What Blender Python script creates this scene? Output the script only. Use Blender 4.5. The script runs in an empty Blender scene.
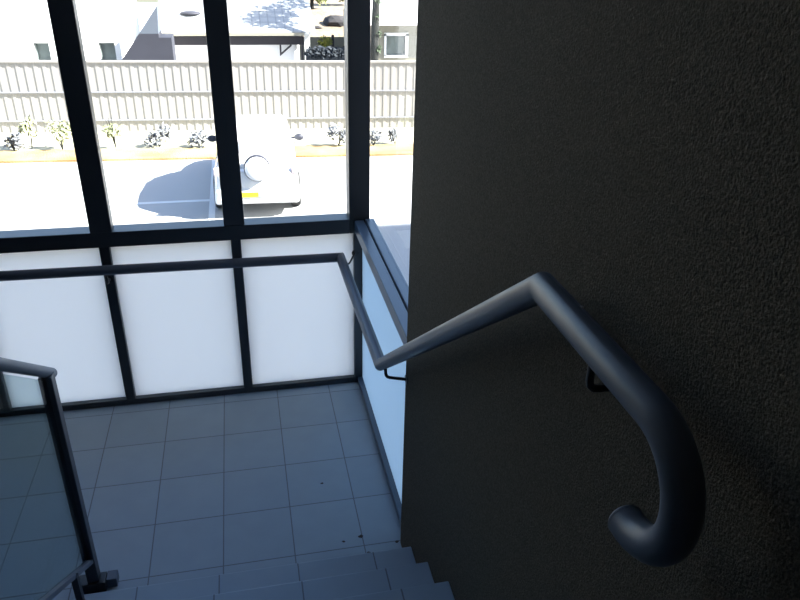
import bpy, bmesh, math, random
from mathutils import Vector, Matrix
random.seed(7)
S = 0.3            # floor tile module in metres
SC = bpy.context.scene
C = SC.collection
GZ = -2.53         # outside ground level; landing floor is z = 0

# ------------------------------------------------------------------ materials
def mat(name, col, rough=0.6, metal=0.0, spec=0.5, noise=None, bump=None, coat=0.0):
    m = bpy.data.materials.new(name); m.use_nodes = True
    nt = m.node_tree; b = nt.nodes['Principled BSDF']
    b.inputs['Base Color'].default_value = (*col, 1)
    b.inputs['Roughness'].default_value = rough
    b.inputs['Metallic'].default_value = metal
    b.inputs['Specular IOR Level'].default_value = spec
    b.inputs['Coat Weight'].default_value = coat
    tc = nt.nodes.new('ShaderNodeTexCoord')
    if noise:
        sc, amt = noise
        n = nt.nodes.new('ShaderNodeTexNoise'); n.inputs['Scale'].default_value = sc; n.inputs['Detail'].default_value = 6
        nt.links.new(tc.outputs['Object'], n.inputs['Vector'])
        mx = nt.nodes.new('ShaderNodeMix'); mx.data_type = 'RGBA'
        mx.inputs['A'].default_value = (*[max(0, c*(1-amt)) for c in col], 1)
        mx.inputs['B'].default_value = (*[min(1, c*(1+amt)) for c in col], 1)
        nt.links.new(n.outputs['Fac'], mx.inputs['Factor']); nt.links.new(mx.outputs['Result'], b.inputs['Base Color'])
    if bump:
        sc, st, dist = bump
        n = nt.nodes.new('ShaderNodeTexNoise'); n.inputs['Scale'].default_value = sc; n.inputs['Detail'].default_value = 4
        nt.links.new(tc.outputs['Object'], n.inputs['Vector'])
        bp = nt.nodes.new('ShaderNodeBump'); bp.inputs['Strength'].default_value = st; bp.inputs['Distance'].default_value = dist
        nt.links.new(n.outputs['Fac'], bp.inputs['Height']); nt.links.new(bp.outputs['Normal'], b.inputs['Normal'])
    return m

def line_mask(nt, coord, period, width, offset=0.0):
    """1 on the joint lines of a grid along one axis"""
    a = nt.nodes.new('ShaderNodeMath'); a.operation = 'ADD'; a.inputs[1].default_value = offset + period*0.5 + 100*period
    nt.links.new(coord, a.inputs[0])
    f = nt.nodes.new('ShaderNodeMath'); f.operation = 'MODULO'; f.inputs[1].default_value = period
    nt.links.new(a.outputs[0], f.inputs[0])
    s = nt.nodes.new('ShaderNodeMath'); s.operation = 'SUBTRACT'; s.inputs[1].default_value = period*0.5
    nt.links.new(f.outputs[0], s.inputs[0])
    ab = nt.nodes.new('ShaderNodeMath'); ab.operation = 'ABSOLUTE'; nt.links.new(s.outputs[0], ab.inputs[0])
    l = nt.nodes.new('ShaderNodeMath'); l.operation = 'LESS_THAN'; l.inputs[1].default_value = width*0.5
    nt.links.new(ab.outputs[0], l.inputs[0])
    return l.outputs[0]

def tile_mat(name, ylines=True, nose=None):
    m = bpy.data.materials.new(name); m.use_nodes = True
    nt = m.node_tree; b = nt.nodes['Principled BSDF']
    tc = nt.nodes.new('ShaderNodeTexCoord'); sp = nt.nodes.new('ShaderNodeSeparateXYZ')
    nt.links.new(tc.outputs['Object'], sp.inputs[0])
    mask = line_mask(nt, sp.outputs['X'], S, 0.005)
    other = None
    if ylines: other = line_mask(nt, sp.outputs['Y'], S, 0.005)
    elif nose is not None: other = line_mask(nt, sp.outputs['Y'], 10.0, 0.004, nose)
    if other is not None:
        mx = nt.nodes.new('ShaderNodeMath'); mx.operation = 'MAXIMUM'
        nt.links.new(mask, mx.inputs[0]); nt.links.new(other, mx.inputs[1]); mask = mx.outputs[0]
    # a little tone variation from tile to tile and blotches
    sn = nt.nodes.new('ShaderNodeVectorMath'); sn.operation = 'SNAP'; sn.inputs[1].default_value = (S, S, 50)
    nt.links.new(tc.outputs['Object'], sn.inputs[0])
    wn = nt.nodes.new('ShaderNodeTexWhiteNoise'); nt.links.new(sn.outputs[0], wn.inputs['Vector'])
    no = nt.nodes.new('ShaderNodeTexNoise'); no.inputs['Scale'].default_value = 9; no.inputs['Detail'].default_value = 8
    nt.links.new(tc.outputs['Object'], no.inputs['Vector'])
    ad = nt.nodes.new('ShaderNodeMath'); ad.operation = 'ADD'
    ml = nt.nodes.new('ShaderNodeMath'); ml.operation = 'MULTIPLY'; ml.inputs[1].default_value = 0.35
    nt.links.new(wn.outputs['Value'], ml.inputs[0]); nt.links.new(ml.outputs[0], ad.inputs[0]); nt.links.new(no.outputs['Fac'], ad.inputs[1])
    cr = nt.nodes.new('ShaderNodeMix'); cr.data_type = 'RGBA'
    cr.inputs['A'].default_value = (0.255, 0.31, 0.37, 1); cr.inputs['B'].default_value = (0.305, 0.365, 0.43, 1)
    nt.links.new(ad.outputs[0], cr.inputs['Factor'])
    g = nt.nodes.new('ShaderNodeMix'); g.data_type = 'RGBA'; g.inputs['B'].default_value = (0.15, 0.165, 0.19, 1)
    nt.links.new(cr.outputs['Result'], g.inputs['A']); nt.links.new(mask, g.inputs['Factor'])
    nt.links.new(g.outputs['Result'], b.inputs['Base Color'])
    b.inputs['Roughness'].default_value = 0.62; b.inputs['Specular IOR Level'].default_value = 0.3
    bp = nt.nodes.new('ShaderNodeBump'); bp.invert = True; bp.inputs['Strength'].default_value = 0.5; bp.inputs['Distance'].default_value = 0.002
    nt.links.new(mask, bp.inputs['Height']); nt.links.new(bp.outputs['Normal'], b.inputs['Normal'])
    return m

def glass_mat(name, tint, refl=0.06):
    m = bpy.data.materials.new(name); m.use_nodes = True
    nt = m.node_tree; nt.nodes.clear()
    o = nt.nodes.new('ShaderNodeOutputMaterial'); mx = nt.nodes.new('ShaderNodeMixShader')
    t = nt.nodes.new('ShaderNodeBsdfTransparent'); t.inputs['Color'].default_value = (*tint, 1)
    g = nt.nodes.new('ShaderNodeBsdfGlossy'); g.inputs['Roughness'].default_value = 0.02
    lw = nt.nodes.new('ShaderNodeLayerWeight'); lw.inputs['Blend'].default_value = 0.25
    ml = nt.nodes.new('ShaderNodeMath'); ml.operation = 'MULTIPLY'; ml.inputs[1].default_value = refl*4
    nt.links.new(lw.outputs['Fresnel'], ml.inputs[0])
    nt.links.new(ml.outputs[0], mx.inputs[0]); nt.links.new(t.outputs[0], mx.inputs[1]); nt.links.new(g.outputs[0], mx.inputs[2])
    nt.links.new(mx.outputs[0], o.inputs[0])
    return m

def frosted_mat(name, col, trans=0.85):
    m = bpy.data.materials.new(name); m.use_nodes = True
    nt = m.node_tree; nt.nodes.clear()
    o = nt.nodes.new('ShaderNodeOutputMaterial'); mx = nt.nodes.new('ShaderNodeMixShader'); mx.inputs[0].default_value = trans
    d = nt.nodes.new('ShaderNodeBsdfDiffuse'); d.inputs['Color'].default_value = (*col, 1)
    t = nt.nodes.new('ShaderNodeBsdfTranslucent'); t.inputs['Color'].default_value = (*col, 1)
    nt.links.new(d.outputs[0], mx.inputs[1]); nt.links.new(t.outputs[0], mx.inputs[2])
    nt.links.new(mx.outputs[0], o.inputs[0])
    return m

M = {}
M['render'] = mat('charcoal_render', (0.088, 0.075, 0.057), 0.95, spec=0.1, noise=(210, 0.95), bump=(250, 0.8, 0.0055))
M['frame'] = mat('charcoal_powder_coat', (0.030, 0.034, 0.042), 0.38, spec=0.5)
M['rail'] = mat('grey_rail_paint', (0.078, 0.092, 0.122), 0.42, metal=0.0, bump=(90, 0.08, 0.0008))
M['sidesill'] = mat('sky_tinted_powder_coat', (0.055, 0.085, 0.13), 0.28, spec=0.6)  # dark frame coat with the blue of reflected sky put into its colour
M['black'] = mat('black_metal', (0.015, 0.016, 0.02), 0.4)
M['steel'] = mat('worn_steel', (0.45, 0.45, 0.46), 0.35, metal=0.8)
M['tile'] = tile_mat('grey_floor_tile')
M['tread'] = tile_mat('grey_step_tile', False, -0.05)
M['clear'] = glass_mat('clear_glass', (0.95, 0.97, 0.98), 0.03)
M['tint'] = glass_mat('greenish_glass', (0.80, 0.87, 0.88), 0.08)
M['frost'] = frosted_mat('frosted_glass', (0.78, 0.77, 0.76))
M['frost_side'] = frosted_mat('sky_tinted_frosted_glass', (0.62, 0.74, 0.84))  # same frosted glass, bluish shade and skylight mixed into the colour
M['plaster'] = mat('off_white_plaster', (0.55, 0.55, 0.53), 0.9, noise=(40, 0.05))
M['innerwall'] = mat('dark_inner_render', (0.045, 0.045, 0.045), 0.9, noise=(200, 0.3))
M['facade'] = mat('grey_facade', (0.35, 0.35, 0.35), 0.9, noise=(3, 0.1))
M['asphalt'] = mat('pale_concrete_paving', (0.36, 0.36, 0.355), 0.9, noise=(60, 0.08))
M['paint'] = mat('white_line_paint', (0.62, 0.62, 0.62), 0.8)
M['whitewall'] = mat('white_rendered_wall', (0.78, 0.77, 0.75), 0.9, noise=(20, 0.03))
M['white'] = mat('white_paint', (0.8, 0.8, 0.8), 0.5)
M['carwhite'] = mat('white_car_paint', (0.82, 0.82, 0.83), 0.25, coat=0.6)
M['carglass'] = mat('car_glass', (0.55, 0.58, 0.62), 0.08, metal=0.6)
M['rubber'] = mat('tyre_rubber', (0.02, 0.02, 0.02), 0.8)
M['alloy'] = mat('wheel_alloy', (0.5, 0.5, 0.52), 0.35, metal=0.8)
M['darkplastic'] = mat('dark_plastic', (0.02, 0.022, 0.035), 0.6)
M['plate'] = mat('yellow_plate', (0.75, 0.62, 0.03), 0.5)
M['redlamp'] = mat('red_lamp_lens', (0.70, 0.55, 0.55), 0.2)
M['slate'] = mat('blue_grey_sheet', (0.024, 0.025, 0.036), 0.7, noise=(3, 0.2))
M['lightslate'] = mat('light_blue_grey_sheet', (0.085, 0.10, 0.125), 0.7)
M['beam'] = mat('dark_purple_grey_beam', (0.024, 0.022, 0.030), 0.7)
M['cream'] = mat('cream_gutter', (0.25, 0.235, 0.185), 0.6)
M['paneglass'] = mat('house_window_glass', (0.17, 0.20, 0.19), 0.15, noise=(2.5, 0.5))
M['trunk'] = mat('bark', (0.022, 0.024, 0.022), 0.95, noise=(14, 0.5), bump=(20, 1, 0.02))
M['leafdark'] = mat('dark_leaf', (0.045, 0.07, 0.035), 0.7, noise=(3, 0.4))
M['leafyel'] = mat('yellow_green_leaf', (0.10, 0.11, 0.025), 0.7, noise=(2, 0.35))
M['leafpale'] = mat('pale_green_leaf', (0.28, 0.30, 0.17), 0.7, noise=(8, 0.3))
M['leafgrey'] = mat('grey_leaf', (0.15, 0.16, 0.175), 0.7, noise=(8, 0.3))
M['bushyel'] = mat('bright_yellow_bush', (0.22, 0.22, 0.03), 0.7)
M['sand'] = mat('sandy_bank', (0.20, 0.155, 0.105), 0.95, noise=(0.9, 0.45), bump=(3, 1, 0.1))
M['rock'] = mat('grey_rock', (0.03, 0.028, 0.03), 0.95, noise=(3, 0.5))
M['hedge'] = mat('dark_blue_hedge', (0.010, 0.016, 0.024), 0.8, noise=(6, 0.5))
M['debris'] = mat('dry_brown_leaf', (0.06, 0.045, 0.04), 0.9)

def roof_mat():
    m = mat('pale_roof_tiles', (0.42, 0.43, 0.44), 0.75)
    nt = m.node_tree; b = nt.nodes['Principled BSDF']
    tc = nt.nodes['Texture Coordinate'] if 'Texture Coordinate' in nt.nodes else nt.nodes.new('ShaderNodeTexCoord')
    sp = nt.nodes.new('ShaderNodeSeparateXYZ'); nt.links.new(tc.outputs['Object'], sp.inputs[0])
    a = line_mask(nt, sp.outputs['X'], 0.30, 0.05); c = line_mask(nt, sp.outputs['Y'], 0.36, 0.05)
    mx = nt.nodes.new('ShaderNodeMath'); mx.operation = 'MAXIMUM'; nt.links.new(a, mx.inputs[0]); nt.links.new(c, mx.inputs[1])
    g = nt.nodes.new('ShaderNodeMix'); g.data_type = 'RGBA'
    g.inputs['A'].default_value = (0.275, 0.285, 0.29, 1); g.inputs['B'].default_value = (0.20, 0.21, 0.225, 1)
    nt.links.new(mx.outputs[0], g.inputs['Factor']); nt.links.new(g.outputs['Result'], b.inputs['Base Color'])
    return m
M['roof'] = roof_mat()
def mulch_mat():
    m = mat('orange_mulch', (0.4, 0.3, 0.2), 0.95, bump=(30, 1, 0.03))
    nt = m.node_tree; b = nt.nodes['Principled BSDF']
    tc = nt.nodes.new('ShaderNodeTexCoord')
    n = nt.nodes.new('ShaderNodeTexNoise'); n.inputs['Scale'].default_value = 1.1; n.inputs['Detail'].default_value = 5
    nt.links.new(tc.outputs['Object'], n.inputs['Vector'])
    cr = nt.nodes.new('ShaderNodeValToRGB'); e = cr.color_ramp.elements
    e[0].position = 0.35; e[0].color = (0.36, 0.30, 0.15, 1); e[1].position = 0.68; e[1].color = (0.28, 0.14, 0.045, 1)
    nt.links.new(n.outputs['Fac'], cr.inputs[0]); nt.links.new(cr.outputs[0], b.inputs['Base Color'])
    return m
M['mulch'] = mulch_mat()
M['bedsand'] = mat('pale_bed_soil', (0.42, 0.40, 0.30), 0.95, noise=(5, 0.12))
M['fence'] = mat('warm_grey_fence_sheet', (0.315, 0.300, 0.288), 0.6)
M['fencerail'] = mat('grey_fence_rail', (0.245, 0.25, 0.28), 0.6)

# ------------------------------------------------------------------ mesh helpers
def box(bm, x0, x1, y0, y1, z0, z1):
    vs = [bm.verts.new((x, y, z)) for z in (z0, z1) for y in (y0, y1) for x in (x0, x1)]
    for f in ((0,2,3,1),(4,5,7,6),(0,1,5,4),(2,6,7,3),(0,4,6,2),(1,3,7,5)):
        bm.faces.new([vs[i] for i in f])
def prism(bm, pts, axis, a, b):
    """polygon pts (2D) extruded along axis from a to b"""
    def P(p, t):
        if axis == 'x': return (t, p[0], p[1])
        if axis == 'y': return (p[0], t, p[1])
        return (p[0], p[1], t)
    v0 = [bm.verts.new(P(p, a)) for p in pts]; v1 = [bm.verts.new(P(p, b)) for p in pts]
    bm.faces.new(v0); bm.faces.new(v1[::-1])
    n = len(pts)
    for i in range(n): bm.faces.new([v0[i], v1[i], v1[(i+1) % n], v0[(i+1) % n]])
def tube(bm, path, r, seg=24, cap=True, dome=False):
    """round tube with mitred corners; r may be a list"""
    pts = [Vector(p) for p in path]; n = len(pts)
    rr = r if isinstance(r, (list, tuple)) else [r]*n
    rings = []; ref = None
    for i, p in enumerate(pts):
        di = (pts[i]-pts[i-1]).normalized() if i > 0 else (pts[1]-pts[0]).normalized()
        do = (pts[i+1]-pts[i]).normalized() if i < n-1 else di
        if ref is None:
            ref = Vector((0,0,1)) if abs(di.z) < 0.9 else Vector((0,1,0))
            ref = (ref - di*ref.dot(di)).normalized()
        else: ref = (ref - di*ref.dot(di)).normalized()
        side = di.cross(ref)
        nrm = (di+do).normalized()
        ring = []
        for k in range(seg):
            a = 2*math.pi*k/seg
            v = p + (ref*math.cos(a)+side*math.sin(a))*rr[i]
            t = (p-v).dot(nrm)/di.dot(nrm)       # slide along the incoming direction onto the mitre plane
            ring.append(bm.verts.new(v+di*t))
        rings.append(ring)
        # transport ref through the mitre
        q = di.rotation_difference(do); ref = q @ ref
    for a, b in zip(rings, rings[1:]):
        for k in range(seg): bm.faces.new([a[k], a[(k+1) % seg], b[(k+1) % seg], b[k]])
    if cap:
        bm.faces.new(rings[0][::-1]); bm.faces.new(rings[-1])
def lathe(bm, prof, c, seg=24, axis='z'):
    rings = []
    for r, h in prof:
        ring = []
        for k in range(seg):
            a = 2*math.pi*k/seg; u, v = r*math.cos(a), r*math.sin(a)
            p = {'z': (u, v, h), 'y': (u, h, v), 'x': (h, u, v)}[axis]
            ring.append(bm.verts.new((c[0]+p[0], c[1]+p[1], c[2]+p[2])))
        rings.append(ring)
    for a, b in zip(rings, rings[1:]):
        for k in range(seg): bm.faces.new([a[k], a[(k+1) % seg], b[(k+1) % seg], b[k]])
    bm.faces.new(rings[0][::-1]); bm.faces.new(rings[-1])
def loft(bm, secs, cap=True):
    rings = [[bm.verts.new(p) for p in s] for s in secs]; n = len(rings[0])
    for a, b in zip(rings, rings[1:]):
        for k in range(n): bm.faces.new([a[k], a[(k+1) % n], b[(k+1) % n], b[k]])
    if cap: bm.faces.new(rings[0][::-1]); bm.faces.new(rings[-1])
def ico(bm, c, r, sub=2, jitter=0.0, sc=(1,1,1)):
    g = bmesh.ops.create_icosphere(bm, subdivisions=sub, radius=1)
    for v in g['verts']:
        j = 1+random.uniform(-jitter, jitter)
        v.co = Vector((c[0]+v.co.x*r*sc[0]*j, c[1]+v.co.y*r*sc[1]*j, c[2]+v.co.z*r*sc[2]*j))
def leafclump(bm, c, r, n, size, sc=(1,1,1)):
    for _ in range(n):
        d = Vector((random.gauss(0,1), random.gauss(0,1), random.gauss(0,1))).normalized()*r*random.uniform(0.45, 1)
        p = Vector((c[0]+d.x*sc[0], c[1]+d.y*sc[1], c[2]+d.z*sc[2]))
        a = Vector((random.gauss(0,1), random.gauss(0,1), random.gauss(0,1))).normalized()
        b = a.orthogonal().normalized(); s = size*random.uniform(0.6, 1.3)
        vs = [bm.verts.new(p+a*s), bm.verts.new(p+b*s*0.45), bm.verts.new(p-a*s), bm.verts.new(p-b*s*0.45)]
        bm.faces.new(vs)
def obj(name, bm, m, parent=None, smooth=False, bevel=0, loc=None):
    bmesh.ops.recalc_face_normals(bm, faces=bm.faces)
    me = bpy.data.meshes.new(name); bm.to_mesh(me); bm.free()
    me.materials.append(m)
    o = bpy.data.objects.new(name, me); C.objects.link(o)
    if smooth:
        for p in me.polygons: p.use_smooth = True
        if smooth == 'auto':
            try: me.set_sharp_from_angle(angle=math.radians(32))
            except Exception: pass
    if bevel:
        b = o.modifiers.new('bevel', 'BEVEL'); b.width = bevel; b.segments = 2; b.limit_method = 'ANGLE'
    if parent is not None:
        o.parent = parent
        if parent.parent is None and parent.type == 'EMPTY':
            pass
        o.matrix_parent_inverse = Matrix.Translation(-parent_world(parent))
    return o
def parent_world(p):
    v = Vector((0,0,0))
    while p is not None:
        v = v + Vector(p.location) + (p.matrix_parent_inverse.translation if p.parent else Vector((0,0,0)))
        p = p.parent
    return v
def B(*boxes):
    bm = bmesh.new()
    for b in boxes: box(bm, *b)
    return bm
def thing(name, label, cat, loc=(0,0,0), group=None):
    o = bpy.data.objects.new(name, None); C.objects.link(o); o.location = loc
    o['label'] = label; o['category'] = cat
    if group: o['group'] = group
    o.empty_display_size = 0.1
    return o
def tag(o, label, cat, group=None, kind=None):
    o['label'] = label; o['category'] = cat
    if group: o['group'] = group
    if kind: o['kind'] = kind
    return o
def struct(name, bm, m, label, cat, **k):
    o = obj(name, bm, m, **k); o['kind'] = 'structure'; o['label'] = label; o['category'] = cat; return o
def sthing(name, label, cat, loc=(0,0,0)):
    o = thing(name, label, cat, loc); o['kind'] = 'structure'; return o

# ------------------------------------------------------------------ stairwell dimensions (metres)
WX = 0.159                 # face of the dark wall
FY = 1.275                 # inner face of the front glazing frames
LX = -2.42                 # face of the far left wall
NY, RUN, RISE = -0.204, 0.246, 0.174
SX0 = -1.13                # left edge of the upward flight
UZ = RISE*6; UY = NY-RUN*5
CEIL = 3.75; BACK = -5.0

# floors
struct('floor_landing', B((LX, WX+0.24, NY+0.0, FY+0.15, -0.22, 0.0)), M['tile'], 'grey square tiled landing floor below the windows', 'floor')
struct('floor_upper', B((SX0, WX, BACK, UY, UZ-0.22, UZ), (LX, SX0, BACK, -3.9, UZ-0.22, UZ)), M['tile'], 'grey tiled upper floor at the head of the stairs', 'floor')
struct('floor_lower', B((LX, WX, BACK, FY+0.15, GZ-0.2, GZ+0.02)), M['tile'], 'tiled ground floor of the stairwell', 'floor')
# walls
struct('wall_right', B((WX, WX+0.24, BACK, -0.012, GZ, CEIL)), M['render'], 'dark charcoal rough rendered wall beside the stairs', 'wall')
struct('wall_left', B((LX-0.2, LX, BACK, FY+0.15, GZ, CEIL)), M['innerwall'], 'dark wall on the left of the stairwell', 'wall')
struct('wall_back', B((LX-0.2, WX+0.24, BACK-0.2, BACK, GZ, CEIL)), M['innerwall'], 'dark wall behind the upper floor', 'wall')
struct('wall_front', B((LX-0.2, WX+0.24, FY, FY+0.15, GZ, -0.22), (WX, WX+0.24, -0.012, FY, GZ, -0.22)), M['facade'], 'rendered wall below the stair windows', 'wall')
struct('ceiling', B((LX-0.2, WX+0.24, BACK-0.2, FY+0.15, CEIL, CEIL+0.2)), M['plaster'], 'ceiling over the stairwell', 'ceiling')

# ------------------------------------------------------------------ stairs
def stair(name, label, x0, x1, y0, z0, n, sgn):
    """n treads rising (sgn=+1) or falling (-1) towards -y"""
    root = thing(name, label, 'stairs', ((x0+x1)/2, y0, z0))
    first = None
    for k in range(n):
        zt = z0 + sgn*RISE*(k+1); yn = y0-RUN*k
        yb = yn-RUN-0.02
        bm = bmesh.new()
        if sgn > 0: box(bm, x0-0.0, x1, yb, yn, zt-0.03, zt)
        else: box(bm, x0, x1, yb, yn, zt-0.03, zt)
        bmesh.ops.translate(bm, verts=bm.verts, vec=(0, -yn, -zt))
        t = obj('tread', bm, M['tread'], root, bevel=0.004)
        t.location = (0, yn, zt)
        rz0 = zt-RISE if sgn > 0 else zt
        rz1 = zt-0.03 if sgn > 0 else zt+RISE-0.03
        yr = yn-0.02 if sgn > 0 else yn
        obj('riser', B((x0, x1, yr-0.03, yr, rz0, rz1)), M['tread'], root)
    # sloping concrete body below
    ye = y0-RUN*n
    ze = z0+sgn*RISE*n
    if sgn > 0: pts = [(y0-0.05, z0-0.004), (y0-0.05, z0-0.22), (ye-0.05, ze-0.24), (ye-0.05, ze-0.204)]
    else: pts = [(y0+0.02, z0-0.22), (y0-0.04, z0-RISE-0.04), (ye-0.04, ze-0.21), (ye-0.04, ze-0.36), (y0+0.02, z0-0.40)]
    bm = bmesh.new(); prism(bm, pts, 'x', x0+0.01, x1-0.01)
    obj('soffit', bm, M['plaster'], root)
    return root
stair('stair_flight', 'grey tiled steps rising from the landing beside the dark wall', SX0, WX-0.001, NY, 0.0, 5, 1)
obj_r = struct('trim_1', B((SX0, WX-0.001, UY-0.05, UY-0.02, UZ-RISE, UZ-0.03)), M['tile'], 'top riser below the upper floor edge', 'trim')
stair('stair_flight', 'lower tiled steps going down behind the glass balustrade', LX+0.001, SX0-0.03, NY+0.0, 0.0, 13, -1)

# ------------------------------------------------------------------ front glazing (window_1)
ULV = (0.955, 1.035)                 # transom bottom / top
MX = [-1.75, -1.107, -0.461]       # mullion centres
ML = (LX, 0.16)
CP = (0.135, 0.245)                 # corner post
GY = FY+0.05                        # glass plane
w1 = sthing('window_1', 'front stair window, clear glass above frosted white panels in dark frames', 'window', (-1.1, FY, 0))
obj('transom', B((LX, CP[0], FY-0.005, FY+0.10, *ULV)), M['frame'], w1, bevel=0.003)
obj('sill_rail', B((LX, 0.162, FY, FY+0.09, 0.0, 0.036)), M['frame'], w1, bevel=0.003)
obj('head_rail', B((LX, CP[0], FY, FY+0.10, CEIL-0.09, CEIL)), M['frame'], w1)
obj('corner_post', B((CP[0], CP[1], FY-0.005, FY+0.105, ULV[0], CEIL)), M['frame'], w1, bevel=0.004)
obj('corner_post', B((0.160, CP[1], FY-0.002, FY+0.10, 0.0, ULV[0])), M['frame'], w1, bevel=0.003)
for x in MX:
    obj('mullion', B((x-0.052, x+0.052, FY-0.004, FY+0.062, ULV[1], CEIL-0.09)), M['frame'], w1, bevel=0.003)
    obj('mullion', B((x-0.025, x+0.025, FY, FY+0.08, 0.036, ULV[0])), M['frame'], w1, bevel=0.003)
edges = [LX]+MX+[0.16]
for a, b in zip(edges, edges[1:]):
    xa = a+(0.0 if a == LX else 0.05); xb = b-0.05 if b != 0.16 else 0.137
    obj('glass_pane', B((xa, xb, GY, GY+0.008, ULV[1]-0.005, CEIL-0.085)), M['clear'], w1)
    xa = a+(0.0 if a == LX else 0.024); xb = b-0.024 if b != 0.16 else 0.162
    obj('frosted_panel', B((xa, xb, GY-0.02, GY-0.012, 0.034, ULV[0]+0.002)), M['frost'], w1)

# side glazing (window_2), from the corner back to the dark wall
SXI = 0.178                        # inner face of side frames
w2 = sthing('window_2', 'narrow side stair window with frosted lower glass, blue skylight put into its colour', 'window', (0.22, 0.6, 0))
obj('sill', B((0.162, 0.212, -0.012, FY-0.006, 0.965, 1.030)), M['sidesill'], w2, bevel=0.004)
obj('sill', B((0.218, 0.268, -0.012, FY-0.006, 0.965, 1.036)), M['sidesill'], w2, bevel=0.004)
obj('sill_rail', B((SXI, SXI+0.08, -0.012, FY-0.003, 0.0, 0.04)), M['sidesill'], w2, bevel=0.003)
obj('head_rail', B((SXI, 0.268, -0.012, FY-0.006, CEIL-0.09, CEIL)), M['frame'], w2)
obj('glass_pane', B((0.250, 0.258, -0.012, FY-0.006, 1.036, CEIL-0.085)), M['clear'], w2)
obj('frosted_panel', B((0.205, 0.213, -0.012, FY-0.003, 0.038, 0.966)), M['frost_side'], w2)

# ------------------------------------------------------------------ wall handrail
RR = 0.0252
rx = 0.087; zl = 0.845; fy = 1.215
ky, kz = 0.125, 0.845
ty, tz = -1.262, 1.856
hy, hr = -1.620, 0.094
path = [(LX+0.05, fy, zl+0.022), (rx-0.01, fy, zl), (rx, ky, kz), (rx, ty, tz), (rx, hy, tz)]
for k in range(1, 21):
    a = math.pi*k/20*1.02
    path.append((rx, hy-hr*math.sin(a), tz-hr+hr*math.cos(a)))
last = Vector(path[-1])
hand = thing('handrail', 'grey tubular handrail along the windows and dark wall ending in a hooked return', 'handrail', (rx, ky, kz))
bm = bmesh.new(); tube(bm, path, RR, 32)
obj('rail_tube', bm, M['rail'], hand, smooth='auto')
bm = bmesh.new(); e = last; dirv = (Vector(path[-1])-Vector(path[-2])).normalized()
tube(bm, [e, e+dirv*0.003, e+dirv*0.007, e+dirv*0.009], [RR+0.0003, RR+0.0003, RR*0.9, RR*0.6], 32)
obj('end_cap', bm, M['rail'], hand, smooth='auto')
def bracket(pts, rosette, axis, r=0.0055):
    bm = bmesh.new()
    # round the elbow
    P = [Vector(p) for p in pts]; q = [P[0]]
    for a, b, c in zip(P, P[1:], P[2:]):
        for t in (0.0, 0.33, 0.66, 1.0):
            s = b+(a-b).normalized()*0.018; f = b+(c-b).normalized()*0.018
            q.append(s.lerp(b, t).lerp(b.lerp(f, t), t))
    q.append(P[-1])
    tube(bm, q, r, 12)
    b = obj('bracket', bm, M['black'], hand, smooth='auto')
    bm = bmesh.new(); lathe(bm, [(0.019, 0), (0.019, 0.004*rosette[3])] if rosette[3] > 0 else [(0.019, 0.004*rosette[3]), (0.019, 0)], rosette[:3], 20, axis)
    obj('rosette', bm, M['black'], b, smooth='auto')
# on a front mullion
for mx_ in (MX[1], ):
    bracket([(mx_, fy, zl-RR+0.004), (mx_, fy, zl-0.065), (mx_, FY, zl-0.065)], (mx_, FY, zl-0.065, -1), 'y', 0.007)
# to the corner post
bracket([(rx, 1.13, zl-0.01), (rx+0.03, 1.16, zl-0.015), (0.163, FY-0.004, zl-0.005)], (0.166, FY-0.001, zl-0.005, -1), 'y', 0.005)
# to the dark wall at the foot of the slope and below the level top run
zb = kz+0.03
bracket([(rx, 0.045-0.015, kz+0.07-RR+0.005), (rx+0.002, 0.026, kz+0.003), (WX, -0.032, kz+0.022)], (WX, -0.032, kz+0.022, -1), 'x', 0.0065)
by = -1.46
bracket([(rx, by, tz-RR+0.004), (rx, by, tz-0.075), (WX, by, tz-0.075)], (WX, by, tz-0.075, -1), 'x', 0.006)
bm = bmesh.new(); lathe(bm, [(0.0032, -0.002), (0.0032, 0.0006), (0.002, 0.0014)], (rx+0.013, -1.38, tz+RR*0.86), 12)
obj('screw', bm, M['steel'], hand)

# ------------------------------------------------------------------ glass balustrade between the flights
bx = -1.102; py = -0.012; sl = RISE/RUN
bal = thing('balustrade', 'sloping grey balustrade with glass infill at the left of the steps', 'balustrade', (bx, py, 0))
def topz(y): return 1.030+(py-y)*sl
ye = -1.60
bm = bmesh.new(); tube(bm, [(bx, py+0.065, topz(py+0.065)), (bx, ye, topz(ye))], 0.0195, 28)
obj('top_rail', bm, M['rail'], bal, smooth='auto', bevel=0.003)
obj('post', B((bx-0.022, bx+0.022, py-0.022, py+0.022, 0.05, topz(py)-0.012)), M['frame'], bal, bevel=0.003)
def botz(y): return 0.150+(py-y)*sl
bm = bmesh.new(); prism(bm, [(py-0.02, botz(py)), (ye, botz(ye)), (ye, botz(ye)+0.022), (py-0.02, botz(py)+0.022)], 'x', bx-0.012, bx+0.018)
obj('bottom_rail', bm, M['rail'], bal, bevel=0.003)
bm = bmesh.new(); prism(bm, [(py-0.025, botz(py)+0.03), (ye, botz(ye)+0.03), (ye, topz(ye)-0.02), (py-0.025, topz(py)-0.02)], 'x', bx-0.005, bx+0.005)
obj('glass_panel', bm, M['tint'], bal)
obj('base_plate', B((bx-0.060, bx+0.045, py-0.032, py+0.028, 0.0, 0.05)), M['black'], bal, bevel=0.003)
obj('base_lit_end', B((bx+0.0455, bx+0.085, py-0.015, py+0.035, 0.0, 0.045)), M['rail'], bal, bevel=0.003)  # lighter block paints in the blue lit end of the base
obj('post', B((bx-0.025, bx+0.025, UY-0.12, UY-0.07, UZ, topz(UY-0.095)-0.012)), M['frame'], bal, bevel=0.003)
obj('bracket', B((bx+0.002, bx+0.024, py-0.25, py-0.225, 0.176, botz(py-0.235)+0.003)), M['black'], bal)

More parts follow.
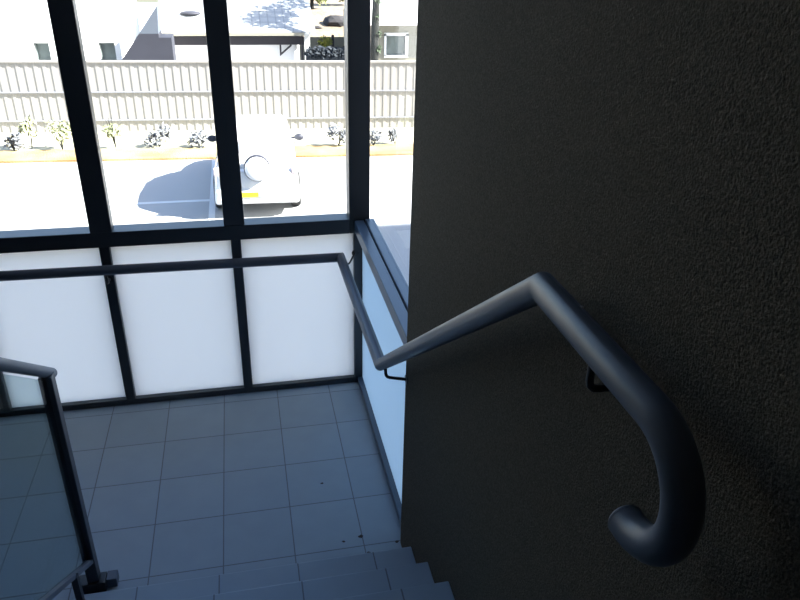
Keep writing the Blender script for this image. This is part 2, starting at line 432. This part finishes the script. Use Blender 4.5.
# dry leaves and crumbs on the tiles
for (x, y, z, s, lab) in ((0.0-0.006, 0.055, 0.0, 0.015, 'largest brown dry leaf scrap on the landing near the dark wall'),
                       (-0.085, 0.04, 0.0, 0.008, 'small dark crumb on the landing left of the brown leaf scrap'),
                       (-0.135, 0.43, 0.0, 0.008, 'single dark crumb in the middle of a landing tile'),
                       (0.012, -0.045, 0.0, 0.010, 'black leaf scrap close to the edge of the first step'),
                       (0.145, -0.005, 0.0, 0.010, 'orange brown leaf scrap in the corner below the dark wall')):
    bm = bmesh.new()
    pts = []
    for k in range(9):
        a = 2*math.pi*k/9; r = s*random.uniform(0.6, 1.1)
        pts.append((x+r*math.cos(a), y+r*0.75*math.sin(a)))
    prism(bm, pts, 'z', z+0.0002, z+0.0022)
    tag(obj('dry_leaf', bm, M['debris']), lab, 'leaf', 'dry scraps on the landing')

# ------------------------------------------------------------------ the rest of the building (outside)
struct('wall_outer_right', B((WX+0.24, 34, -6, -0.012, GZ, 13.2)), M['facade'], 'tall rendered building wall beside the stair tower', 'wall')
struct('wall_outer_left', B((-14, LX-0.2, -6, -0.012, GZ, 13.2)), M['facade'], 'rendered building wall left of the stair tower', 'wall')
struct('wall_tower', B((LX-0.2, WX+0.24, -6, FY+0.15, CEIL+0.2, 13.2)), M['facade'], 'stair tower wall above the stairwell', 'wall')
struct('shade_roof_slab', B((-14, 34, -6, 3.9, 13.2, 13.5)), M['facade'], 'unseen flat roof, its overhang added to shade the paving', 'roof')  # out of view; overhang shaped to cast the shade strip on the ground

# ------------------------------------------------------------------ ground, bed, parking lines
struct('ground', B((-40, 45, FY+0.15, 60, GZ-0.3, GZ)), M['asphalt'], 'pale paved car park outside', 'ground')
def FYX(x): return 18.05-0.06*x      # fence line
bm = bmesh.new(); prism(bm, [(-30, 17.0), (20, 14.1), (20, FYX(20)), (-30, FYX(-30))], 'z', GZ, GZ+0.03)
struct('planting_bed', bm, M['bedsand'], 'pale garden bed along the foot of the fence', 'garden bed')
bm = bmesh.new(); prism(bm, [(-30, 16.95), (20, 14.05), (20, 15.0), (-30, 17.9)], 'z', GZ, GZ+0.05)
tag(obj('mulch', bm, M['mulch']), 'orange brown mulch along the front of the garden bed', 'mulch', kind='stuff')
for i, (a, lab) in enumerate((((-3.6, -1.12, 12.16, 12.28), 'white parking line across the paving left of the car'),
                ((-1.14, -1.02, 8.5, 15.2), 'long white parking line beside the left of the white car'),
                ((1.30, 1.42, 8.5, 15.0), 'long white parking line to the right of the white car'))):
    o = obj('parking_line', B((a[0], a[1], a[2], a[3], GZ+0.0005, GZ+0.004)), M['paint']); tag(o, lab, 'parking line', 'white parking lines')

# ------------------------------------------------------------------ fence: ribbed sheets with rails, one panel per bay
fence = thing('fence', 'long warm grey ribbed metal fence beyond the car park', 'fence', (0, FYX(0), GZ))
fz0, fz1 = GZ+0.02, GZ+1.86
PW = 2.38
for i in range(-6, 5):
    x0 = i*PW; x1 = x0+PW
    bm = bmesh.new(); pts = []
    x = x0; per = 0.2164
    nrib = int(round(PW/per))
    for k in range(nrib):
        xx = x0+k*per
        pts += [(xx, 0), (xx+0.085, 0), (xx+0.115, -0.012), (xx+0.168, -0.012)]
    pts.append((x1, 0))
    front = [(px, FYX(px)+dy) for px, dy in pts]; back = [(px, py_+0.006) for px, py_ in front[::-1]]
    prism(bm, front+back, 'z', fz0, fz1)
    obj('fence_panel', bm, M['fence'], fence)
for (z, h) in ((fz1-0.03, 0.05), (GZ+1.06, 0.028), (GZ+0.32, 0.028)):
    bm = bmesh.new()
    x0, x1 = -6*PW, 5*PW
    y0, y1 = FYX(x0), FYX(x1)
    prism(bm, [(x0, y0-0.045), (x1, y1-0.045), (x1, y1+0.02), (x0, y0+0.02)], 'z', z, z+h)
    obj('fence_rail', bm, M['fencerail'] if h < 0.03 else M['fence'], fence)

# ------------------------------------------------------------------ shrubs in the bed
def shrub(x, y, h, m, lab, spread=0.3, n=70):
    t = thing('shrub', lab, 'shrub', (x, y, GZ+0.03), 'young shrubs in the garden bed')
    bm = bmesh.new()
    for k in range(5):
        a = random.uniform(0, 6.28); tube(bm, [(x, y, GZ+0.02), (x+math.cos(a)*spread*0.3, y+math.sin(a)*spread*0.3, GZ+h*0.5), (x+math.cos(a)*spread*0.55, y+math.sin(a)*spread*0.5, GZ+h*0.9)], [0.012, 0.009, 0.004], 6)
    obj('stem', bm, M['trunk'], t)
    bm = bmesh.new()
    for k in range(4):
        a = random.uniform(0, 6.28); rr = spread*0.5
        leafclump(bm, (x+math.cos(a)*rr, y+math.sin(a)*rr*0.6, GZ+h*random.uniform(0.3, 0.8)), spread*0.6, n//2, 0.07)
    obj('foliage', bm, m, t)
shrub(-5.85, 16.5, 0.55, M['leafgrey'], 'small grey twiggy shrub at the far left of the garden bed', 0.22)
shrub(-5.50, 16.7, 0.95, M['leafpale'], 'tall thin pale green shrub at the far left of the bed', 0.20, 60)
shrub(-4.75, 16.5, 0.80, M['leafpale'], 'green shrub just left of the left window mullion', 0.32, 90)
shrub(-3.50, 16.5, 0.85, M['leafpale'], 'thin pale shrub right of the left window mullion', 0.26, 50)
shrub(-2.45, 16.5, 0.52, M['leafgrey'], 'low grey shrub behind the shadow of the white car', 0.34, 90)
shrub(-1.45, 16.3, 0.50, M['leafgrey'], 'low grey shrub against the second mullion left of the car', 0.30, 80)
shrub(2.05, 16.0, 0.60, M['leafgrey'], 'grey green shrub beside the corner post of the window', 0.30, 90)
shrub(3.55, 16.0, 0.45, M['leafgrey'], 'little grey shrub seen through the side window', 0.2, 50)
shrub(2.95, 15.9, 0.42, M['leafgrey'], 'brownish low shrub seen beside the corner post in the side window', 0.24, 60)

# ------------------------------------------------------------------ parked car, tail towards the building
CW = 0.83
car = thing('car', 'white parked car with rear spare wheel cover and yellow number plate', 'car', (0, 0, 0))
def csec(y, hw, z0, z1, tumble=0.0, r=0.10):
    """closed rounded cross section at station y"""
    p = []
    hwt = hw-tumble
    for (cx, cz, a0) in ((hwt-r, z1-r, 0), (-(hwt-r), z1-r, 90), (-(hw-r*0.6), z0+r*0.6, 180), (hw-r*0.6, z0+r*0.6, 270)):
        rad = r if a0 < 180 else r*0.6
        for k in range(5):
            a = math.radians(a0+k*22.5); p.append((cx+rad*math.cos(a), y, cz+rad*math.sin(a)))
    return p
bm = bmesh.new()
loft(bm, [csec(0.00, 0.66, 0.42, 0.80, 0.03, 0.08), csec(0.05, 0.76, 0.30, 0.92, 0.04), csec(0.14, 0.80, 0.26, 0.98, 0.04), csec(0.45, CW, 0.24, 1.00, 0.05),
          csec(1.2, CW, 0.22, 1.00, 0.05), csec(2.3, CW, 0.22, 0.98, 0.06), csec(2.75, CW, 0.22, 0.95, 0.08),
          csec(3.4, 0.82, 0.24, 0.90, 0.12), csec(3.8, 0.78, 0.26, 0.80, 0.14), csec(3.98, 0.70, 0.32, 0.68, 0.12), csec(4.03, 0.60, 0.38, 0.60, 0.08, 0.07)])
body = obj('body', bm, M['carwhite'], car, smooth='auto')
bm = bmesh.new()
def cab(y, hw, z1, tum): return csec(y, hw, 0.90, z1, tum, 0.09)
loft(bm, [cab(0.12, 0.74, 1.00, 0.02), cab(0.22, 0.75, 1.22, 0.07), cab(0.36, 0.76, 1.46, 0.13), cab(0.55, 0.77, 1.54, 0.16), cab(1.2, 0.78, 1.58, 0.17),
          cab(2.0, 0.78, 1.55, 0.17), cab(2.25, 0.77, 1.47, 0.16), cab(2.85, 0.74, 1.08, 0.06), cab(3.0, 0.72, 0.99, 0.02)])
obj('cabin', bm, M['carwhite'], car, smooth='auto')
# rear window, side windows, windscreen as thin curved-in panels lying on the cabin
bm = bmesh.new(); loft(bm, [[(-0.60, 0.155, 1.06), (0.60, 0.155, 1.06), (0.60, 0.20, 1.06), (-0.60, 0.20, 1.06)], [(-0.53, 0.305, 1.42), (0.53, 0.305, 1.42), (0.53, 0.35, 1.42), (-0.53, 0.35, 1.42)]])
obj('rear_window', bm, M['carglass'], car)
bm = bmesh.new(); loft(bm, [[(-0.60, 2.32, 1.44), (0.60, 2.32, 1.44), (0.60, 2.28, 1.42), (-0.60, 2.28, 1.42)], [(-0.66, 2.86, 1.09), (0.66, 2.86, 1.09), (0.66, 2.82, 1.05), (-0.66, 2.82, 1.05)]])
obj('windscreen', bm, M['carglass'], car)
for s in (-1, 1):
    for (ya, yb, yc, yd) in ((0.55, 1.22, 1.22, 0.62), (1.30, 2.62, 2.15, 1.30)):
        bm = bmesh.new()
        loft(bm, [[(s*0.752, ya, 1.03), (s*0.752, yb, 1.03), (s*0.70, yb, 1.03), (s*0.70, ya, 1.03)],
                  [(s*0.655, yd, 1.44), (s*0.655, yc, 1.44), (s*0.60, yc, 1.44), (s*0.60, yd, 1.44)]])
        obj('side_window', bm, M['carglass'], car)
for s in (-1, 1):
    for y in (0.78, 3.28):
        bm = bmesh.new(); lathe(bm, [(0.20, -0.10), (0.31, -0.10), (0.335, -0.08), (0.335, 0.08), (0.31, 0.10), (0.20, 0.10)], (s*0.74, y, 0.335), 28, 'x')
        w = obj('wheel', bm, M['rubber'], car, smooth='auto')
        bm = bmesh.new(); lathe(bm, [(0.20, -0.105), (0.20, 0.105)], (s*0.74, y, 0.335), 24, 'x'); obj('hub', bm, M['alloy'], w)
    bm = bmesh.new(); ico(bm, (s*0.90, 2.05, 1.06), 0.10, 2, 0, (1.05, 0.7, 0.75)); box(bm, min(s*0.72, s*0.86), max(s*0.72, s*0.86), 2.04, 2.08, 1.03, 1.07)
    obj('side_mirror', bm, M['darkplastic'], car, smooth='auto')
    obj('tail_lamp', B((min(s*0.66, s*0.775), max(s*0.66, s*0.775), 0.03, 0.12, 0.86, 1.0)), M['redlamp'], car, bevel=0.02)
bm = bmesh.new(); lathe(bm, [(0.16, -0.155), (0.205, -0.14), (0.225, -0.10), (0.225, 0.03)], (0.03, 0.03, 1.00), 36, 'y')
obj('spare_wheel_cover', bm, M['carwhite'], car, smooth='auto')
bm = bmesh.new()
lathe(bm, [(0.243, -0.06), (0.243, 0.05)], (0.03, 0.03, 1.00), 36, 'y')
obj('spare_wheel', bm, M['darkplastic'], car, smooth='auto')
obj('bumper', B((-0.76, 0.76, -0.04, 0.10, 0.36, 0.60)), M['carwhite'], car, bevel=0.04)
obj('number_plate', B((-0.29, 0.03, -0.055, -0.035, 0.46, 0.55)), M['plate'], car)
obj('plate_tab', B((0.03, 0.14, -0.054, -0.035, 0.465, 0.545)), M['white'], car)['label'] = 'white end tab of the plate'
car.location = (-0.19, 10.98, GZ+0.0); car.rotation_euler = (0, 0, math.radians(-2.5))

# ------------------------------------------------------------------ houses beyond the fence
ha = thing('house', 'tall white rendered house with two small windows beyond the fence at left', 'house', (-8, 24, GZ))
bm = B((-16, -6.77, 24, 30, GZ, 3.4), (-6.31, -4.78, 24, 30, GZ, 3.4), (-4.285, -4.12, 24, 30, GZ, 3.4), (-6.77, -6.31, 24, 30, -0.94, 3.4), (-4.78, -4.285, 24, 30, -0.94, 3.4),
       (-6.77, -6.31, 24, 30, GZ, -1.60), (-4.78, -4.285, 24, 30, GZ, -1.60))
obj('wall', bm, M['whitewall'], ha)
for x0, x1 in ((-6.77, -6.31), (-4.78, -4.285)):
    f = obj('window_frame', B((x0, x0+0.05, 24.1, 24.18, -1.6, -0.94), (x1-0.05, x1, 24.1, 24.18, -1.6, -0.94), (x0, x1, 24.1, 24.18, -0.99, -0.94), (x0, x1, 24.1, 24.18, -1.6, -1.56)), M['paneglass'], ha)
    obj('window_glass', B((x0, x1, 24.2, 24.22, -1.6, -0.94)), M['paneglass'], f)

hb = thing('garage', 'low white garage with pale tiled roof and cream gutter beyond the fence', 'garage', (-0.4, 27, GZ))
obj('wall', B((-2.75, 2.05, 27.0, 32, GZ, -1.0)), M['whitewall'], hb)
obj('garage_door', B((-2.55, 1.85, 26.93, 26.99, GZ, -1.38)), M['white'], hb)
obj('beam', B((-3.0, 2.2, 26.75, 26.92, -1.38, -1.08)), M['beam'], hb)
bm = bmesh.new(); prism(bm, [(26.35, -0.86), (32.5, 1.65), (32.5, 1.55), (26.35, -0.96)], 'x', -3.12, 2.62)
obj('roof', bm, M['roof'], hb)
obj('gutter', B((-3.12, 2.18, 26.28, 26.36, -1.0, -0.90)), M['cream'], hb)
bm = bmesh.new(); ico(bm, (-1.95, 27.6, -0.35), 0.40, 2, 0, (1, 0.8, 0.22))
obj('roof_vent', bm, M['slate'], hb, smooth=True)
obj('post', B((2.22, 2.42, 26.6, 26.75, GZ, -1.0)), M['white'], hb)
bm = bmesh.new(); tube(bm, [(1.3, 26.7, -1.38), (1.3, 26.7, -1.72), (1.72, 26.7, -1.38)], 0.035, 8)
obj('bracket', bm, M['beam'], hb)
obj('downpipe', B((2.10, 2.15, 26.68, 26.75, GZ, -1.0)), M['beam'], hb)

hc = thing('wedge', 'dark blue grey steep sided shed between the white house and garage', 'wedge', (-3.7, 25.5, GZ))  # plain dark prism with a paler tip
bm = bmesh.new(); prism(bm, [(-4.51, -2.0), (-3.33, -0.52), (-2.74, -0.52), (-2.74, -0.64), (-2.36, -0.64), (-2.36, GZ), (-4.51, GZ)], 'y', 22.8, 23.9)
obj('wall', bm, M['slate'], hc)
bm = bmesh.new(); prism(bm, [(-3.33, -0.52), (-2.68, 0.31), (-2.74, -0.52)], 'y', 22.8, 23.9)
obj('wedge_tip', bm, M['lightslate'], hc)
bm = bmesh.new(); lathe(bm, [(0.20, GZ), (0.20, -1.75), (0.17, -1.66), (0.08, -1.6)], (-2.62, 22.3, 0), 20)
tag(obj('water_tank', bm, M['lightslate'], smooth='auto'), 'small round pale tank in front of the dark shed', 'tank')
bpy.data.objects['water_tank'].location.z = 0

hd = thing('house', 'white house with eaves and one window seen through the side window', 'house', (7, 26, GZ))
obj('wall', B((4.35, 5.28, 26, 31, GZ, -0.45), (6.02, 14, 26, 31, GZ, -0.45), (5.28, 6.02, 26, 31, -0.95, -0.45), (5.28, 6.02, 26, 31, GZ, -1.72)), M['cream'], hd)
f = obj('window_frame', B((5.20, 5.28, 25.96, 26.1, -1.72, -0.90), (6.02, 6.14, 25.96, 26.1, -1.72, -0.90), (5.20, 6.14, 25.96, 26.1, -0.97, -0.86), (5.20, 6.14, 25.96, 26.1, -1.76, -1.68)), M['white'], hd)
obj('window_glass', B((5.28, 6.02, 26.12, 26.15, -1.72, -0.95)), M['paneglass'], f)
bm = bmesh.new(); prism(bm, [(25.5, -0.45), (31, 2.6), (31, 2.5), (25.5, -0.55)], 'x', 4.5, 14.5)
obj('roof', bm, M['white'], hd)

# tree whose trunk shows beside the corner post; its crown shades the garage roof
tr = thing('tree', 'dark barked tree trunk rising behind the corner post', 'tree', (4.72, 25.6, GZ))
bm = bmesh.new(); tube(bm, [(4.66, 25.2, GZ), (4.68, 25.2, -1), (4.74, 25.2, 0.6), (5.0, 25.5, 2.2), (5.6, 25.7, 3.3)], [0.17, 0.15, 0.14, 0.12, 0.07], 12)
obj('trunk', bm, M['trunk'], tr, smooth=True)
bm = bmesh.new()
for k in range(6):
    leafclump(bm, (5.9+random.uniform(-.8, .6), 26.2+random.uniform(-.8, .8), 3.25+random.uniform(-.4, .5)), 0.55, 160, 0.13)
obj('foliage', bm, M['leafdark'], tr)
bm = bmesh.new()
for k in range(5): leafclump(bm, (4.75+random.uniform(-.08, .08), 25.1, -1.9+k*0.55), 0.16, 30, 0.07)
obj('ivy', bm, M['leafdark'], tr)

# bank, rocks, far trees, hedge
bm = bmesh.new(); prism(bm, [(33, GZ), (35, -1.9), (38.5, -1.25), (60, -1.0), (60, GZ)], 'x', 2.2, 30)
struct('hill', bm, M['sand'], 'sandy bank rising behind the garage', 'bank')
for i, (x, y, z, r, lab) in enumerate(((4.75, 36.4, -1.50, 0.55, 'large dark grey rock on the sandy bank'), (3.75, 35.8, -1.80, 0.22, 'small rock left of the large rock on the bank'))):
    bm = bmesh.new(); ico(bm, (x, y, z), r, 2, 0.15, (1.2, 1, 0.6)); tag(obj('rock', bm, M['rock']), lab, 'rock', 'rocks on the bank')
for i, (x, y, z, r, lab) in enumerate(((3.9, 40, -0.35, 0.8, 'yellow green tree above the bank beside the garage roof'), (6.1, 42, -0.25, 0.9, 'yellow green tree above the bank beside the corner post'))):
    t = thing('tree', lab, 'tree', (x, y, GZ), 'trees above the bank')
    bm = bmesh.new(); tube(bm, [(x, y, -1.4), (x, y, z)], [0.12, 0.07], 8); obj('trunk', bm, M['trunk'], t)
    bm = bmesh.new()
    for k in range(7): leafclump(bm, (x+random.uniform(-.8, .8), y+random.uniform(-.5, .5), z+random.uniform(-.35, .7)), r*0.6, 150, 0.15)
    obj('foliage', bm, M['leafyel'], t)
bm = B((2.1, 4.3, 30.5, 30.55, GZ, -1.55))
bp = tag(obj('fence', bm, M['cream']), 'plain beige boundary fence below the sandy bank', 'fence')
tag(obj('post', B((3.68, 3.78, 29.9, 30.05, GZ, -1.40)), M['beam']), 'dark post in front of the beige boundary fence', 'post')
bm = bmesh.new()
for k in range(20): leafclump(bm, (2.30+k*0.08, 25.5, -1.50+random.uniform(-.08, .05)), 0.22, 60, 0.09, (1, 1, 0.9))
box(bm, 2.15, 4.0, 25.4, 25.6, GZ, -1.5)
tag(obj('hedge', bm, M['hedge']), 'dark blue green hedge just above the ribbed fence beside the garage', 'hedge')
bm = bmesh.new(); leafclump(bm, (3.35, 29.6, -1.66), 0.3, 160, 0.1, (1, 1, 0.9)); box(bm, 3.33, 3.37, 29.58, 29.62, GZ, -1.75)
tag(obj('bush', bm, M['bushyel']), 'bright yellow bush above the dark hedge', 'bush')

# ------------------------------------------------------------------ light
sd = Vector((-1.2, 0.40, -1.0)).normalized()
L = bpy.data.lights.new('sun', 'SUN'); L.energy = 33.0; L.angle = math.radians(0.6); L.color = (1.0, 0.95, 0.87)
lo = bpy.data.objects.new('sun', L); C.objects.link(lo); lo.rotation_euler = sd.to_track_quat('-Z', 'Y').to_euler(); lo.location = (10, -5, 20)
w = bpy.data.worlds.new('sky'); SC.world = w; w.use_nodes = True
nt = w.node_tree; bg = nt.nodes['Background']
sk = nt.nodes.new('ShaderNodeTexSky'); sk.sky_type = 'NISHITA'; sk.sun_disc = False
sk.sun_elevation = math.asin(-sd.z); sk.sun_rotation = math.atan2(-sd.x, -sd.y)
nt.links.new(sk.outputs[0], bg.inputs[0]); bg.inputs[1].default_value = 0.62

# ------------------------------------------------------------------ camera
R = [[0.977077, -0.211567, 0.023667], [-0.075267, -0.447298, -0.891212], [0.199138, 0.869001, -0.452969]]
cam = bpy.data.cameras.new('camera'); co = bpy.data.objects.new('camera', cam); C.objects.link(co)
cam.sensor_width = 36; cam.lens = 712.53/800*36; cam.clip_start = 0.02; cam.clip_end = 300
rm = Matrix(((R[0][0], -R[1][0], -R[2][0]), (R[0][1], -R[1][1], -R[2][1]), (R[0][2], -R[1][2], -R[2][2])))
co.matrix_world = Matrix.Translation((-0.38704, -2.26152, 2.37323)) @ rm.to_4x4()
SC.camera = co
SC.view_settings.view_transform = 'Standard'; SC.view_settings.look = 'None'; SC.view_settings.gamma = 1; SC.view_settings.use_curve_mapping = False
SC.view_settings.exposure = 0.0
